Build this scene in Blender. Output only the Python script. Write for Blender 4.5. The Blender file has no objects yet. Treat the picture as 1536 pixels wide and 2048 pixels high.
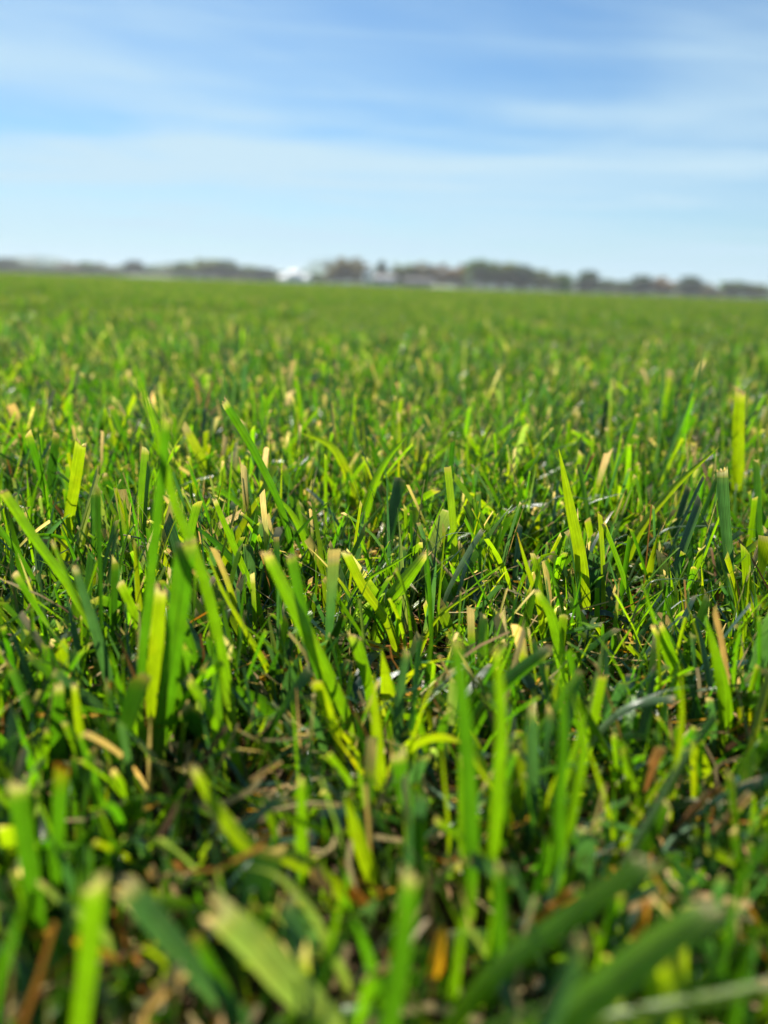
import bpy, math, random
import numpy as np
from mathutils import Vector, Matrix

R = math.radians
scene = bpy.context.scene
COL = scene.collection

# ------------------------------------------------------------------ camera
CAM = np.array([0.0, 0.0, 0.10])
PITCH, ROLL = R(16.4), R(2.1)
FPX = 1538.0                                   # focal length in pixels of the 1536 x 2048 photograph
Fv = np.array([0, math.cos(PITCH), -math.sin(PITCH)])
Rv = np.array([1.0, 0, 0])
Uv = np.array([0, math.sin(PITCH), math.cos(PITCH)])
CX = math.cos(ROLL) * Rv + math.sin(ROLL) * Uv
CY = -math.sin(ROLL) * Rv + math.cos(ROLL) * Uv
cam = bpy.data.cameras.new("camera")
cam_o = bpy.data.objects.new("camera", cam)
COL.objects.link(cam_o)
cam_o.matrix_world = Matrix([[CX[i], CY[i], -Fv[i], CAM[i]] for i in range(3)] + [[0, 0, 0, 1]])
cam.sensor_width = 36
cam.lens = 36 * FPX / 2048
cam.clip_start, cam.clip_end = 0.004, 6000
cam.dof.use_dof = True
cam.dof.focus_distance = 0.225
cam.dof.aperture_fstop = cam.lens / 3.3        # an entrance pupil 3.3 mm wide
scene.camera = cam_o

# ------------------------------------------------------------------ sky, sun, exposure
VEIL = 3.14
SUN_EL, SUN_AZ = R(47), R(-22)                 # azimuth from +Y, negative to the left
world = bpy.data.worlds.new("World")
scene.world = world
world.use_nodes = True
nt = world.node_tree
nt.nodes.clear()
N, L = nt.nodes.new, nt.links.new
wout = N("ShaderNodeOutputWorld")
bg = N("ShaderNodeBackground")
bg.inputs[1].default_value = 0.057
L(bg.outputs[0], wout.inputs[0])
sky = N("ShaderNodeTexSky")
sky.sky_type = 'NISHITA'
sky.sun_disc = False
sky.sun_elevation = SUN_EL
sky.sun_rotation = SUN_AZ
sky.air_density, sky.dust_density, sky.ozone_density = 1.0, 0.25, 2.2
tc = N("ShaderNodeTexCoord")
sep = N("ShaderNodeSeparateXYZ")
L(tc.outputs["Generated"], sep.inputs[0])


def wmath(op, a, b=None, clamp=False):
    n = N("ShaderNodeMath")
    n.operation = op
    n.use_clamp = clamp
    for i, v in enumerate((a, b)):
        if v is None:
            continue
        if isinstance(v, (int, float)):
            n.inputs[i].default_value = v
        else:
            L(v, n.inputs[i])
    return n.outputs[0]


# thin cirrus on a plane high above: direction divided by its height
zc = wmath('ADD', wmath('MAXIMUM', sep.outputs[2], 0.0), 0.035)
px_ = wmath('DIVIDE', sep.outputs[0], zc)
py_ = wmath('DIVIDE', sep.outputs[1], zc)
comb = N("ShaderNodeCombineXYZ")
L(px_, comb.inputs[0]); L(py_, comb.inputs[1])


def cirrus(scale, rot, stretch, loc, detail, dist, lo, hi):
    mp = N("ShaderNodeMapping")
    L(comb.outputs[0], mp.inputs[0])
    mp.inputs['Location'].default_value = loc
    mp.inputs['Rotation'].default_value = (0, 0, R(rot))
    mp.inputs['Scale'].default_value = (stretch, 1, 1)
    nz = N("ShaderNodeTexNoise")
    nz.inputs['Scale'].default_value = scale
    nz.inputs['Detail'].default_value = detail
    nz.inputs['Roughness'].default_value = 0.55
    nz.inputs['Distortion'].default_value = dist
    L(mp.outputs[0], nz.inputs['Vector'])
    mr = N("ShaderNodeMapRange")
    mr.interpolation_type = 'SMOOTHSTEP'
    mr.inputs[1].default_value, mr.inputs[2].default_value = lo, hi
    L(nz.outputs[0], mr.inputs[0])
    return mr.outputs[0]


c1 = cirrus(0.42, 24, 0.55, (16.10, -5.10, 20), 5, 0.9, 0.40, 0.70)
c2 = cirrus(1.0, -40, 0.30, (19.30, 9.20, 12), 9, 1.1, 0.42, 0.75)
# long level veils lower down
veil_v = N("ShaderNodeCombineXYZ")
L(wmath('MULTIPLY', sep.outputs[0], 1.6), veil_v.inputs[0])
L(wmath('MULTIPLY', sep.outputs[1], 1.6), veil_v.inputs[1])
L(wmath('MULTIPLY_ADD', sep.outputs[2], 17.0), veil_v.inputs[2])
veil_v.inputs[2].links[0].from_node.inputs[2].default_value = VEIL
vn = N("ShaderNodeTexNoise")
vn.inputs['Scale'].default_value = 1.0
vn.inputs['Detail'].default_value = 4
vn.inputs['Distortion'].default_value = 0.4
L(veil_v.outputs[0], vn.inputs['Vector'])
vr = N("ShaderNodeMapRange")
vr.interpolation_type = 'SMOOTHSTEP'
vr.inputs[1].default_value, vr.inputs[2].default_value = 0.36, 0.74
L(vn.outputs[0], vr.inputs[0])
low = N("ShaderNodeMapRange")                      # veils thin out with height
low.inputs[1].default_value, low.inputs[2].default_value = 0.14, 0.30
low.inputs[3].default_value, low.inputs[4].default_value = 0.62, 0.0
L(sep.outputs[2], low.inputs[0])
cl = wmath('ADD', wmath('MULTIPLY', c1, 0.62), wmath('MULTIPLY', c2, 0.38), True)
cl = wmath('ADD', cl, wmath('MULTIPLY', vr.outputs[0], low.outputs[0]), True)
mixc = N("ShaderNodeMix")
mixc.data_type = 'RGBA'
L(cl, mixc.inputs[0])
tint = N("ShaderNodeMix")                      # the camera's cool white balance of the sky
tint.data_type, tint.blend_type = 'RGBA', 'MULTIPLY'
tint.inputs[0].default_value = 1.0
L(sky.outputs[0], tint.inputs[6])
tint.inputs[7].default_value = (0.64, 0.88, 1.02, 1)
# pale ground-level air at the horizon
hzr = N("ShaderNodeMapRange")
hzr.interpolation_type = 'SMOOTHSTEP'
hzr.inputs[1].default_value, hzr.inputs[2].default_value = 0.0, 0.10
hzr.inputs[3].default_value, hzr.inputs[4].default_value = 0.85, 0.0
L(sep.outputs[2], hzr.inputs[0])
hzm = N("ShaderNodeMix")
hzm.data_type = 'RGBA'
L(hzr.outputs[0], hzm.inputs[0])
L(tint.outputs[2], hzm.inputs[6])
hzm.inputs[7].default_value = (5.2, 7.2, 8.4, 1)
L(hzm.outputs[2], mixc.inputs[6])
mixc.inputs[7].default_value = (5.4, 7.4, 8.7, 1)
L(mixc.outputs[2], bg.inputs[0])

sun = bpy.data.lights.new("sun", 'SUN')
sun.energy = 5.0            # clear low-haze daylight
sun.angle = R(0.55)
sun.color = (1.0, 0.94, 0.84)
sun_o = bpy.data.objects.new("sun", sun)
COL.objects.link(sun_o)
sd = Vector((math.sin(SUN_AZ) * math.cos(SUN_EL), math.cos(SUN_AZ) * math.cos(SUN_EL), math.sin(SUN_EL)))
sun_o.rotation_euler = sd.to_track_quat('Z', 'Y').to_euler()
sun_o.location = (0, 0, 30)

vs = scene.view_settings
vs.view_transform = 'Standard'
vs.look = 'None'
vs.exposure = 0.92
vs.gamma = 1.0
vs.use_curve_mapping = False
scene.cycles.max_bounces = 10
scene.cycles.transmission_bounces = 8
scene.cycles.transparent_max_bounces = 8


# ------------------------------------------------------------------ helpers
def ray(x, y):
    return Fv + (x - 768) / FPX * CX - (y - 1024) / FPX * CY


def project(P):
    d = P - CAM
    z = d @ Fv
    return 768 + FPX * (d @ CX) / z, 1024 - FPX * (d @ CY) / z, z


def ground_y(y, x=768):
    d = ray(x, y)
    return CAM[2] / -d[2] * d[1]


def tag(o, label=None, cat=None, group=None, kind=None):
    for k, v in (("label", label), ("category", cat), ("group", group), ("kind", kind)):
        if v:
            o[k] = v
    return o


def mesh_obj(name, verts, faces, mats, parent=None, cols=None, uvs=None, smooth=True, link=True, mat_idx=None):
    me = bpy.data.meshes.new(name)
    me.from_pydata([tuple(v) for v in verts], [], [tuple(f) for f in faces])
    for m in (mats if isinstance(mats, (list, tuple)) else [mats]):
        me.materials.append(m)
    if cols is not None:
        a = me.attributes.new("col", 'FLOAT_COLOR', 'POINT')
        c = np.ones((len(verts), 4), np.float32)
        c[:, :3] = cols
        a.data.foreach_set("color", c.ravel())
    if uvs is not None:
        a = me.attributes.new("across", 'FLOAT', 'POINT')
        a.data.foreach_set("value", np.asarray(uvs, np.float32).ravel())
    if smooth:
        me.polygons.foreach_set("use_smooth", [True] * len(me.polygons))
    if mat_idx is not None:
        me.polygons.foreach_set("material_index", mat_idx)
    me.update()
    o = bpy.data.objects.new(name, me)
    if link:
        COL.objects.link(o)
    if parent:
        o.parent = parent
    return o


class Nodes:
    def __init__(self, name):
        self.m = bpy.data.materials.new(name)
        self.m.use_nodes = True
        self.t = self.m.node_tree
        self.t.nodes.clear()
        self.out = self.n("ShaderNodeOutputMaterial")

    def n(self, kind, **kw):
        nd = self.t.nodes.new(kind)
        for k, v in kw.items():
            setattr(nd, k, v)
        return nd

    def l(self, a, b):
        self.t.links.new(a, b)

    def math(self, op, a, b=None, c=None, clamp=False):
        nd = self.n("ShaderNodeMath", operation=op, use_clamp=clamp)
        for i, v in enumerate((a, b, c)):
            if v is None:
                continue
            if isinstance(v, (int, float)):
                nd.inputs[i].default_value = v
            else:
                self.l(v, nd.inputs[i])
        return nd.outputs[0]

    def noise(self, scale, detail=3, vec=None, rough=0.5):
        nd = self.n("ShaderNodeTexNoise")
        nd.inputs['Scale'].default_value = scale
        nd.inputs['Detail'].default_value = detail
        nd.inputs['Roughness'].default_value = rough
        if vec is not None:
            self.l(vec, nd.inputs['Vector'])
        return nd.outputs[0]

    def mix(self, fac, a, b, blend='MIX'):
        nd = self.n("ShaderNodeMix", data_type='RGBA', blend_type=blend)
        for i, v in ((0, fac), (6, a), (7, b)):
            if isinstance(v, (int, float)):
                nd.inputs[i].default_value = v
            elif isinstance(v, tuple):
                nd.inputs[i].default_value = v + (1,) if len(v) == 3 else v
            else:
                self.l(v, nd.inputs[i])
        return nd.outputs[2]


def leaf_material(name, rough=0.31, trans=0.55, veins=True, tint=(2.45, 2.15, 0.40), spec=0.48):
    k = Nodes(name)
    at = k.n("ShaderNodeAttribute", attribute_name="col")
    geo = k.n("ShaderNodeNewGeometry")
    tcn = k.n("ShaderNodeTexCoord")
    nz = k.noise(260, 3, tcn.outputs['Object'])
    br = k.math('MULTIPLY_ADD', nz, 0.7, 0.65)
    blotch = k.noise(75, 4, tcn.outputs['Object'], 0.6)
    height = nz
    if veins:
        ac = k.n("ShaderNodeAttribute", attribute_name="across")
        wv = k.math('SINE', k.math('MULTIPLY', ac.outputs['Fac'], 56.0))
        wv = k.math('MULTIPLY_ADD', wv, 0.5, 0.5)
        br = k.math('MULTIPLY', br, k.math('MULTIPLY_ADD', wv, 0.30, 0.85))
        sv = k.n("ShaderNodeCombineXYZ")
        k.l(k.math('MULTIPLY', ac.outputs['Fac'], 5.0), sv.inputs[0])
        so = k.n("ShaderNodeSeparateXYZ")
        k.l(tcn.outputs['Object'], so.inputs[0])
        k.l(k.math('MULTIPLY', so.outputs[2], 40.0), sv.inputs[1])
        k.l(k.math('MULTIPLY', so.outputs[0], 9.0), sv.inputs[2])
        st = k.noise(1.6, 3, sv.outputs[0], 0.6)
        br = k.math('MULTIPLY', br, k.math('MULTIPLY_ADD', st, 1.1, 0.45))
        height = k.math('ADD', k.math('MULTIPLY', nz, 0.6), wv)
    cb = k.n("ShaderNodeCombineColor")
    for i in range(3):
        k.l(br, cb.inputs[i])
    col = k.mix(1.0, at.outputs['Color'], cb.outputs[0], 'MULTIPLY')
    bl = k.n("ShaderNodeMapRange")
    bl.inputs[1].default_value, bl.inputs[2].default_value = 0.50, 0.78
    k.l(blotch, bl.inputs[0])
    if veins:                                   # yellowed and dusty patches
        col = k.mix(k.math('MULTIPLY', bl.outputs[0], 0.55), col, k.mix(1.0, col, (1.9, 1.25, 1.1), 'MULTIPLY'))
    sp = k.n("ShaderNodeSeparateColor")          # dried tissue lets less and greyer light through
    k.l(at.outputs['Color'], sp.inputs[0])
    dryn = k.n("ShaderNodeMapRange")
    dryn.inputs[1].default_value, dryn.inputs[2].default_value = 0.72, 1.0
    k.l(k.math('DIVIDE', sp.outputs[0], k.math('MAXIMUM', sp.outputs[1], 0.001)), dryn.inputs[0])
    tr = k.mix(1.0, col, k.mix(dryn.outputs[0], tint, (1.7, 1.6, 0.85)), 'MULTIPLY')
    bp = k.n("ShaderNodeBump")
    bp.inputs['Strength'].default_value = 0.35
    bp.inputs['Distance'].default_value = 0.00012
    k.l(height, bp.inputs['Height'])
    p = k.n("ShaderNodeBsdfPrincipled")
    k.l(col, p.inputs['Base Color'])
    p.inputs['Roughness'].default_value = rough
    p.inputs['Specular IOR Level'].default_value = spec
    k.l(bp.outputs[0], p.inputs['Normal'])
    t = k.n("ShaderNodeBsdfTranslucent")
    k.l(tr, t.inputs[0])
    mx = k.n("ShaderNodeMixShader")
    mx.inputs[0].default_value = trans
    k.l(p.outputs[0], mx.inputs[1])
    k.l(t.outputs[0], mx.inputs[2])
    k.l(mx.outputs[0], k.out.inputs[0])
    return k.m


def plain_material(name, col, rough=0.7, spec=0.3, var=0.15, scale=3.0, metal=0.0):
    k = Nodes(name)
    tcn = k.n("ShaderNodeTexCoord")
    nz = k.noise(scale, 4, tcn.outputs['Object'])
    c = k.mix(nz, tuple(v * (1 - var) for v in col), tuple(min(1, v * (1 + var)) for v in col))
    p = k.n("ShaderNodeBsdfPrincipled")
    k.l(c, p.inputs['Base Color'])
    p.inputs['Roughness'].default_value = rough
    p.inputs['Specular IOR Level'].default_value = spec
    p.inputs['Metallic'].default_value = metal
    k.l(p.outputs[0], k.out.inputs[0])
    return k.m


M_LEAF = leaf_material("grass_leaf")
M_DRY = leaf_material("dry_leaf", spec=0.12, rough=0.7, trans=0.40, tint=(1.5, 1.3, 0.6))
M_CROWN = leaf_material("tree_foliage", spec=0.2, rough=0.6, trans=0.5, veins=False, tint=(1.9, 2.0, 0.7))

# soil near, far turf tone beyond what the blades cover
k = Nodes("soil")
tcn = k.n("ShaderNodeTexCoord")
obj_v = tcn.outputs['Object']
n1 = k.noise(35, 6, obj_v, 0.65)
n2 = k.noise(420, 4, obj_v, 0.6)
soil = k.mix(n1, (0.018, 0.012, 0.008), (0.075, 0.05, 0.03))
soil = k.mix(k.math('MULTIPLY', n2, 0.6), soil, (0.11, 0.08, 0.045))
ln = k.n("ShaderNodeVectorMath", operation='LENGTH')
k.l(obj_v, ln.inputs[0])
far = k.n("ShaderNodeMapRange")
far.inputs[1].default_value, far.inputs[2].default_value = 35, 60
k.l(ln.outputs['Value'], far.inputs[0])
n3 = k.noise(0.08, 4, obj_v)
turf = k.mix(n3, (0.035, 0.085, 0.020), (0.06, 0.115, 0.030))
cc = k.mix(far.outputs[0], soil, turf)
bp = k.n("ShaderNodeBump")
bp.inputs['Strength'].default_value = 0.9
bp.inputs['Distance'].default_value = 0.004
k.l(k.math('ADD', n1, n2), bp.inputs['Height'])
p = k.n("ShaderNodeBsdfPrincipled")
k.l(cc, p.inputs['Base Color'])
p.inputs['Roughness'].default_value = 0.9
p.inputs['Specular IOR Level'].default_value = 0.0
k.l(bp.outputs[0], p.inputs['Normal'])
k.l(p.outputs[0], k.out.inputs[0])
M_SOIL = k.m

# ------------------------------------------------------------------ ground: one sheet to the horizon
rng = np.random.default_rng(11)
rad = np.concatenate([np.linspace(0.0, 1.2, 41)[1:], np.geomspace(1.4, 4000, 44)])
nseg = 96
gv = [(0.0, 0.0, -0.002)]
gf = []
for i, r_ in enumerate(rad):
    for j in range(nseg):
        a = 2 * math.pi * j / nseg
        x, y = r_ * math.cos(a), r_ * math.sin(a)
        z = -0.003 + 0.002 * math.sin(x * 31 + 1.3) * math.cos(y * 27) if r_ < 1.3 else -0.003
        s = min(1, max(0, (r_ - 40) / 25))
        z += 0.03 * s * s * (3 - 2 * s)
        gv.append((x, y, z))
for j in range(nseg):
    gf.append((0, 1 + j, 1 + (j + 1) % nseg))
for i in range(len(rad) - 1):
    for j in range(nseg):
        a, b = 1 + i * nseg + j, 1 + i * nseg + (j + 1) % nseg
        gf.append((a, a + nseg, b + nseg, b))
tag(mesh_obj("ground", gv, gf, M_SOIL), "flat dark soil and far turf of the wide mown field", "ground", kind="structure")

# ------------------------------------------------------------------ colours of blades
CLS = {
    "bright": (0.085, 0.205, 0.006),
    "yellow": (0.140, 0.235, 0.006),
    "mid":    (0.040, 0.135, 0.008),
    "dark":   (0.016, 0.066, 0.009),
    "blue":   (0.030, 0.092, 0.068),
    "pale":   (0.120, 0.200, 0.105),  # sky sheen on shining blades, put into the leaf colour
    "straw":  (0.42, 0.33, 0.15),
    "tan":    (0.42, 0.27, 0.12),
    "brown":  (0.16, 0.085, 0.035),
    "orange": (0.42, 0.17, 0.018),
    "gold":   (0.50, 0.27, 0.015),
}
TIP = np.array((0.64, 0.57, 0.35))


def lerp(a, b, t):
    return a + (b - a) * t


# ------------------------------------------------------------------ traced blades: each one a thing
FEET = []
HERO = []     # (pixel samples, depth) for keeping the sward from covering them


def smooth_path(P, n):
    P = np.asarray(P, float)
    seg = np.r_[0, np.cumsum(np.linalg.norm(np.diff(P, axis=0), axis=1))]
    t = np.linspace(0, seg[-1], n)
    m = np.gradient(P, seg, axis=0) if len(P) > 2 else np.repeat((P[1:] - P[:1]) / seg[-1], 2, 0)
    out = np.zeros((n, P.shape[1]))
    for i, tt in enumerate(t):
        j = min(np.searchsorted(seg, tt, side='right') - 1, len(P) - 2)
        h = seg[j + 1] - seg[j]
        u = (tt - seg[j]) / h
        h00, h10 = 2 * u**3 - 3 * u**2 + 1, u**3 - 2 * u**2 + u
        h01, h11 = -2 * u**3 + 3 * u**2, u**3 - u**2
        out[i] = h00 * P[j] + h10 * h * m[j] + h01 * P[j + 1] + h11 * h * m[j + 1]
    return out


def blade(label, path, gy, w, cls, tip="cut", k=0.0, rot=0.0, fold=0.22, name="grass_blade", cat="grass blade",
          group=None, tipcol=None, ground=True, taper=0.0, basecol=None, twist=0.0, sheath=True):
    """path: picture points from base to tip, laid on the upright plane Y = Y0 + k z that meets the ground where picture row gy does."""
    rs = np.random.default_rng(abs(hash_str(label)) % (2**31))
    Y0 = ground_y(gy)
    P = []
    for x, y in path:
        d = ray(x, y)
        # CAM + s d on plane y - k z = Y0
        s = (Y0 + k * CAM[2]) / (d[1] - k * d[2])
        P.append(CAM + s * d)
    P = np.array(P)
    if ground and P[0][2] > 0.0005:      # run the base down into the soil
        t0 = P[0] - P[1]
        t0 /= np.linalg.norm(t0)
        drop = P[0][2] + 0.002
        sl = np.array([t0[0], t0[1], 0]) * 0.5
        base = P[0] + np.array([0, 0, -drop]) + sl * drop
        P = np.vstack([base, P])
    P[:, 2] = np.maximum(P[:, 2], -0.002)
    n = 14 + 4 * len(path)
    S = smooth_path(P, n)
    S[:, 2] = np.maximum(S[:, 2], -0.002)
    dist = np.linalg.norm(P[-1] - CAM)
    zc_ = float((P[len(P) // 2] - CAM) @ Fv)
    W = w * zc_ / FPX * (0.82 if w < 40 else 0.74)
    style = rs.random()
    slant = rs.uniform(-0.9, 0.9) if tip == 'cut' else 0
    worn = 0.0 if style < 0.4 else rs.uniform(0.25, 0.6)
    pale = rs.choice([0.25, 0.55, 0.8])
    wob = rs.uniform(0, 6.28)
    fold = fold * rs.uniform(0.9, 1.7)
    T = np.gradient(S, axis=0)
    T /= np.linalg.norm(T, axis=1)[:, None]
    t = np.linspace(0, 1, n)
    tipfade = min(0.12, 0.9 * W / np.linalg.norm(np.diff(S, axis=0), axis=1).sum())
    V, C, A = [], [], []
    cb = np.array(CLS[cls])
    cbase = np.array(CLS[basecol]) if basecol else lerp(cb, np.array((0.20, 0.22, 0.09)), 0.45)
    ctip = np.array(CLS[tipcol]) if tipcol else TIP
    cols_n = 5
    fr = np.linspace(-1, 1, cols_n)
    for i in range(n):
        view = S[i] - CAM
        wd = np.cross(T[i], view)
        wd /= np.linalg.norm(wd)
        nn = np.cross(wd, T[i])                       # away from or to the camera
        a = R(rot) + R(twist) * t[i] + 0.12 * math.sin(5 * t[i] + rs.random())
        wv = wd * math.cos(a) + nn * math.sin(a)
        nv = np.cross(wv, T[i])
        if tip == "point":
            wf = min(1.0, 0.72 + 1.1 * t[i]) * max(0.02, (1 - t[i] ** 2.6)) ** 0.85
        elif tip == "long":
            wf = (0.7 + 0.5 * t[i]) * max(0.02, 1 - t[i] ** 1.5)
        else:
            wf = min(1.0, 0.62 + 0.9 * t[i]) * (1 - worn * max(0, (t[i] - 0.45) / 0.55) ** 1.5)
        wf *= 1 + 0.04 * math.sin(9 * t[i] + 6 * rs.random() * 0.1)
        f_ = fold * (1 - 0.5 * t[i])
        for j, q in enumerate(fr):
            off = wv * q * W * 0.5 * wf + nv * (abs(q) ** 1.3) * f_ * W * wf
            pt = S[i] + off + wv * W * 0.10 * math.sin(wob + 4.5 * t[i]) * t[i] * (1 - 0.3 * t[i])
            if i == n - 1 and tip == "cut":
                pt = pt + T[i] * W * (wf * 0.5 * slant * q + rs.uniform(-0.12, 0.14))
            V.append(pt)
            c = cb.copy()
            if sheath and t[i] < 0.25:
                c = lerp(cbase, c, t[i] / 0.25)
            if tip == "cut" or tipcol:
                e = 1 - (1 - t[i]) / (tipfade if tip == "cut" and not tipcol else 0.16)
                if e > 0:
                    c = lerp(c, ctip, (pale if tip == "cut" else 0.9) * e * e)
            C.append(c * rs.uniform(0.92, 1.08))
            A.append((q + 1) / 2 * (W / 0.004))
    F = []
    for i in range(n - 1):
        for j in range(cols_n - 1):
            a = i * cols_n + j
            F.append((a, a + 1, a + cols_n + 1, a + cols_n))
    mat = M_DRY if cls in ("straw", "tan", "brown", "orange", "gold") else M_LEAF
    org = S[0].copy()
    o = mesh_obj(name, np.array(V) - org, F, mat, cols=np.array(C), uvs=A)
    o.location = org
    tag(o, label, cat, group)
    if tip == "cut" and name == "grass_blade":
        # the ragged mown end: short torn fibres
        v2, f2, c2 = [], [], []
        e = S[-1]
        tt = T[-1]
        last = np.array(V[-cols_n:])
        nf = 7
        nv = np.cross(last[-1] - last[0], tt)
        nv /= np.linalg.norm(nv) + 1e-12
        for q in range(nf):
            a0 = q / nf * (cols_n - 1)
            a1 = (q + 1) / nf * (cols_n - 1)

            def edge(s_):
                i0 = min(int(s_), cols_n - 2)
                return lerp(last[i0], last[i0 + 1], s_ - i0)
            p0, p1 = edge(a0), edge(a1)
            ln_ = W * rs.uniform(0.15, 0.42)
            lean = nv * rs.normal(0, 0.35) + (last[-1] - last[0]) / W * rs.normal(0, 0.25)
            back = -tt * W * 0.08
            m0 = p0 + (tt + lean) * ln_ * 0.6
            m1 = p1 + (tt + lean) * ln_ * 0.6
            tp = (p0 + p1) / 2 + (tt + 1.6 * lean) * ln_
            b = len(v2)
            v2 += [p0 + back + nv * 2e-5, p1 + back + nv * 2e-5, lerp(m0, m1, 0.12), lerp(m0, m1, 0.88), tp]
            f2 += [(b, b + 1, b + 3, b + 2), (b + 2, b + 3, b + 4)]
            cc_ = ctip * rs.uniform(0.45, 1.1) * (1, rs.uniform(0.85, 1), rs.uniform(0.7, 1))
            c2 += [cc_ * 0.9] * 2 + [cc_] * 3
        mesh_obj("cut_tip", np.array(v2) - org, f2, M_DRY, parent=o, cols=np.array(c2), uvs=np.zeros(len(v2)))
    if w >= 40 and name == "grass_blade":
        # midrib standing proud on the underside
        v2, f2 = [], []
        mid = np.array(V).reshape(n, cols_n, 3)
        for i in range(n - 1):
            ww = W * 0.03 * (1 - 0.5 * t[i])
            wv = mid[i, -1] - mid[i, 0]
            wv /= np.linalg.norm(wv) + 1e-12
            nv = np.cross(wv, T[i])
            c_ = mid[i, cols_n // 2]
            v2 += [c_ - wv * ww, c_ - nv * ww * 0.8, c_ + wv * ww]
        for i in range(n - 2):
            b = i * 3
            f2 += [(b, b + 1, b + 4, b + 3), (b + 1, b + 2, b + 5, b + 4)]
        mesh_obj("midrib", np.array(v2) - org, f2, mat, parent=o,
                 cols=np.tile(lerp(cb, np.array((0.2, 0.26, 0.08)), 0.4), (len(v2), 1)), uvs=np.zeros(len(v2)))
    if ground and sheath and name == 'grass_blade':
        FEET.append(S[0][:2].copy())
    X, Yp, Z = project(S)
    HERO.append((X, Yp, Z, np.full(n, w * 0.5), np.full(n, w >= 40 or name != 'grass_blade' or cls == 'pale' or 'tallest' in label)))
    return o


def hash_str(s):
    h = 7
    for ch in s:
        h = (h * 131 + ord(ch)) % 2147483647
    return h


B = blade
# --- blades in and beside the sharp band
B("tallest blade, yellow-green and pointed, crossing a darker blade near its middle", [(392, 1120), (345, 1000), (318, 885), (262, 712)], 1530, 33, "bright", "point", rot=15)
B("tall dark green blade crossing behind the tallest pointed blade, pale mown tip", [(285, 1330), (300, 1180), (318, 1020), (331, 910), (337, 842)], 1550, 25, "mid", rot=-25)
B("very broad backlit blade, dark along one half, with a frayed grey mown end", [(318, 1500), (338, 1350), (360, 1210), (376, 1088)], 1570, 52, "mid", fold=0.32)
B("broad yellow-green blade standing close against the very broad backlit blade", [(306, 1470), (312, 1330), (320, 1180)], 1545, 38, "yellow")
B("short bright slanting blade below the field's dark far grass, mown square", [(132, 1070), (148, 975), (162, 888)], 1180, 26, "yellow")
B("thin straight dark blade rising like a needle beside a bright slanting blade", [(202, 1290), (198, 1120), (195, 975)], 1430, 15, "dark", "cut", rot=50)
B("blue-grey flat blade with a pale mown tip leaning over thatch", [(218, 1370), (190, 1255), (150, 1137)], 1480, 27, "blue", rot=10)
B("long green blade leaning far over at the picture's side edge", [(190, 1275), (130, 1165), (70, 1080), (8, 985)], 1400, 22, "bright", rot=20)
B("narrow green blade leaning parallel to the blue-grey flat blade", [(205, 1300), (150, 1190), (106, 1085)], 1450, 20, "bright", rot=-30)
B("slim bright blade leaning above a cluster of pale mown stubs", [(512, 1205), (478, 1120), (430, 1000)], 1310, 20, "bright", rot=30)
B("glowing yellow blade sloping down to a yellow tuft beside the central pair", [(535, 1340), (490, 1260), (440, 1172), (405, 1085)], 1430, 21, "yellow", "long", rot=10)
B("broad bright central blade sloping to its mown top, longest of the central pair", [(690, 1435), (640, 1320), (600, 1240), (560, 1162), (532, 1110)], 1510, 38, "bright", rot=8, fold=0.16)
B("upright mid green blade joined low against the broad central blade", [(655, 1400), (622, 1290), (600, 1190), (585, 1112)], 1495, 27, "mid", rot=-20)
B("short yellow-green blade slanting under a broad leaning blade with pale end", [(770, 1240), (730, 1183), (692, 1105)], 1340, 22, "yellow", rot=15)
B("broad bright blade leaning with a pale square end above thatch", [(775, 1210), (812, 1158), (850, 1105)], 1310, 46, "bright", rot=10)
B("thin bright blade lying nearly flat beneath the broad leaning blade's end", [(722, 1166), (780, 1131), (835, 1098)], 1290, 20, "bright", "long")
B("shining silvery blade slanting alone among dark green stems", [(895, 1180), (930, 1115), (963, 1062)], 1290, 19, "pale", rot=52, k=0.5)
B("thin bright blade stretching low below the shining silvery blade", [(880, 1232), (940, 1188), (1000, 1146)], 1340, 12, "yellow", "long")
B("tall glowing pointed blade standing clear against the far grass", [(1160, 1115), (1140, 1020), (1117, 898)], 1270, 36, "yellow", "point", fold=0.15)
B("soft yellow arched blade bending over among the far blurred grass", [(695, 945), (665, 895), (600, 866)], 1060, 28, "yellow", "point")
B("bright curved blade arching up beside the soft yellow arched blade", [(728, 1030), (765, 930), (812, 870)], 1130, 27, "bright", "point", rot=15)
B("short bright blade forming one arm of a V with a dark thin blade", [(602, 1062), (575, 1015), (545, 985)], 1190, 22, "bright", "point")
B("dark thin blade forming the long arm of a V shape", [(585, 1080), (630, 1030), (680, 985)], 1200, 14, "dark", "long")
B("long dark green blade sloping down from a dry brown tip", [(555, 1005), (520, 930), (485, 865), (448, 805)], 1200, 20, "mid", rot=30)
B("soft bright upright blade far back beside a pale seed-like blur", [(1476, 930), (1478, 860), (1482, 785)], 1040, 30, "yellow")
B("slender bluish blade leaning far back near the picture's edge", [(1338, 905), (1370, 825), (1412, 705)], 1010, 18, "blue", "long")
B("thin bluish upright blade beside the slender far leaning one", [(1318, 860), (1322, 790), (1328, 702)], 980, 13, "blue", "long")
B("dark blue-green blade standing before an arching pale blade", [(1456, 1135), (1450, 1040), (1445, 942)], 1250, 26, "blue", rot=20)
B("bright blade slanting up towards a soft far upright blade", [(1290, 1045), (1350, 975), (1440, 892)], 1185, 23, "yellow", "point", rot=10)
B("pale arching blade lying level across dark green stems", [(1296, 1090), (1325, 1062), (1400, 1052), (1515, 1060)], 1200, 13, "pale", "long", rot=50)
B("small pale arch of a blade over yellow-brown thatch", [(1284, 1190), (1298, 1166), (1345, 1157), (1410, 1164)], 1310, 11, "pale", "long", rot=50)
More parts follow.
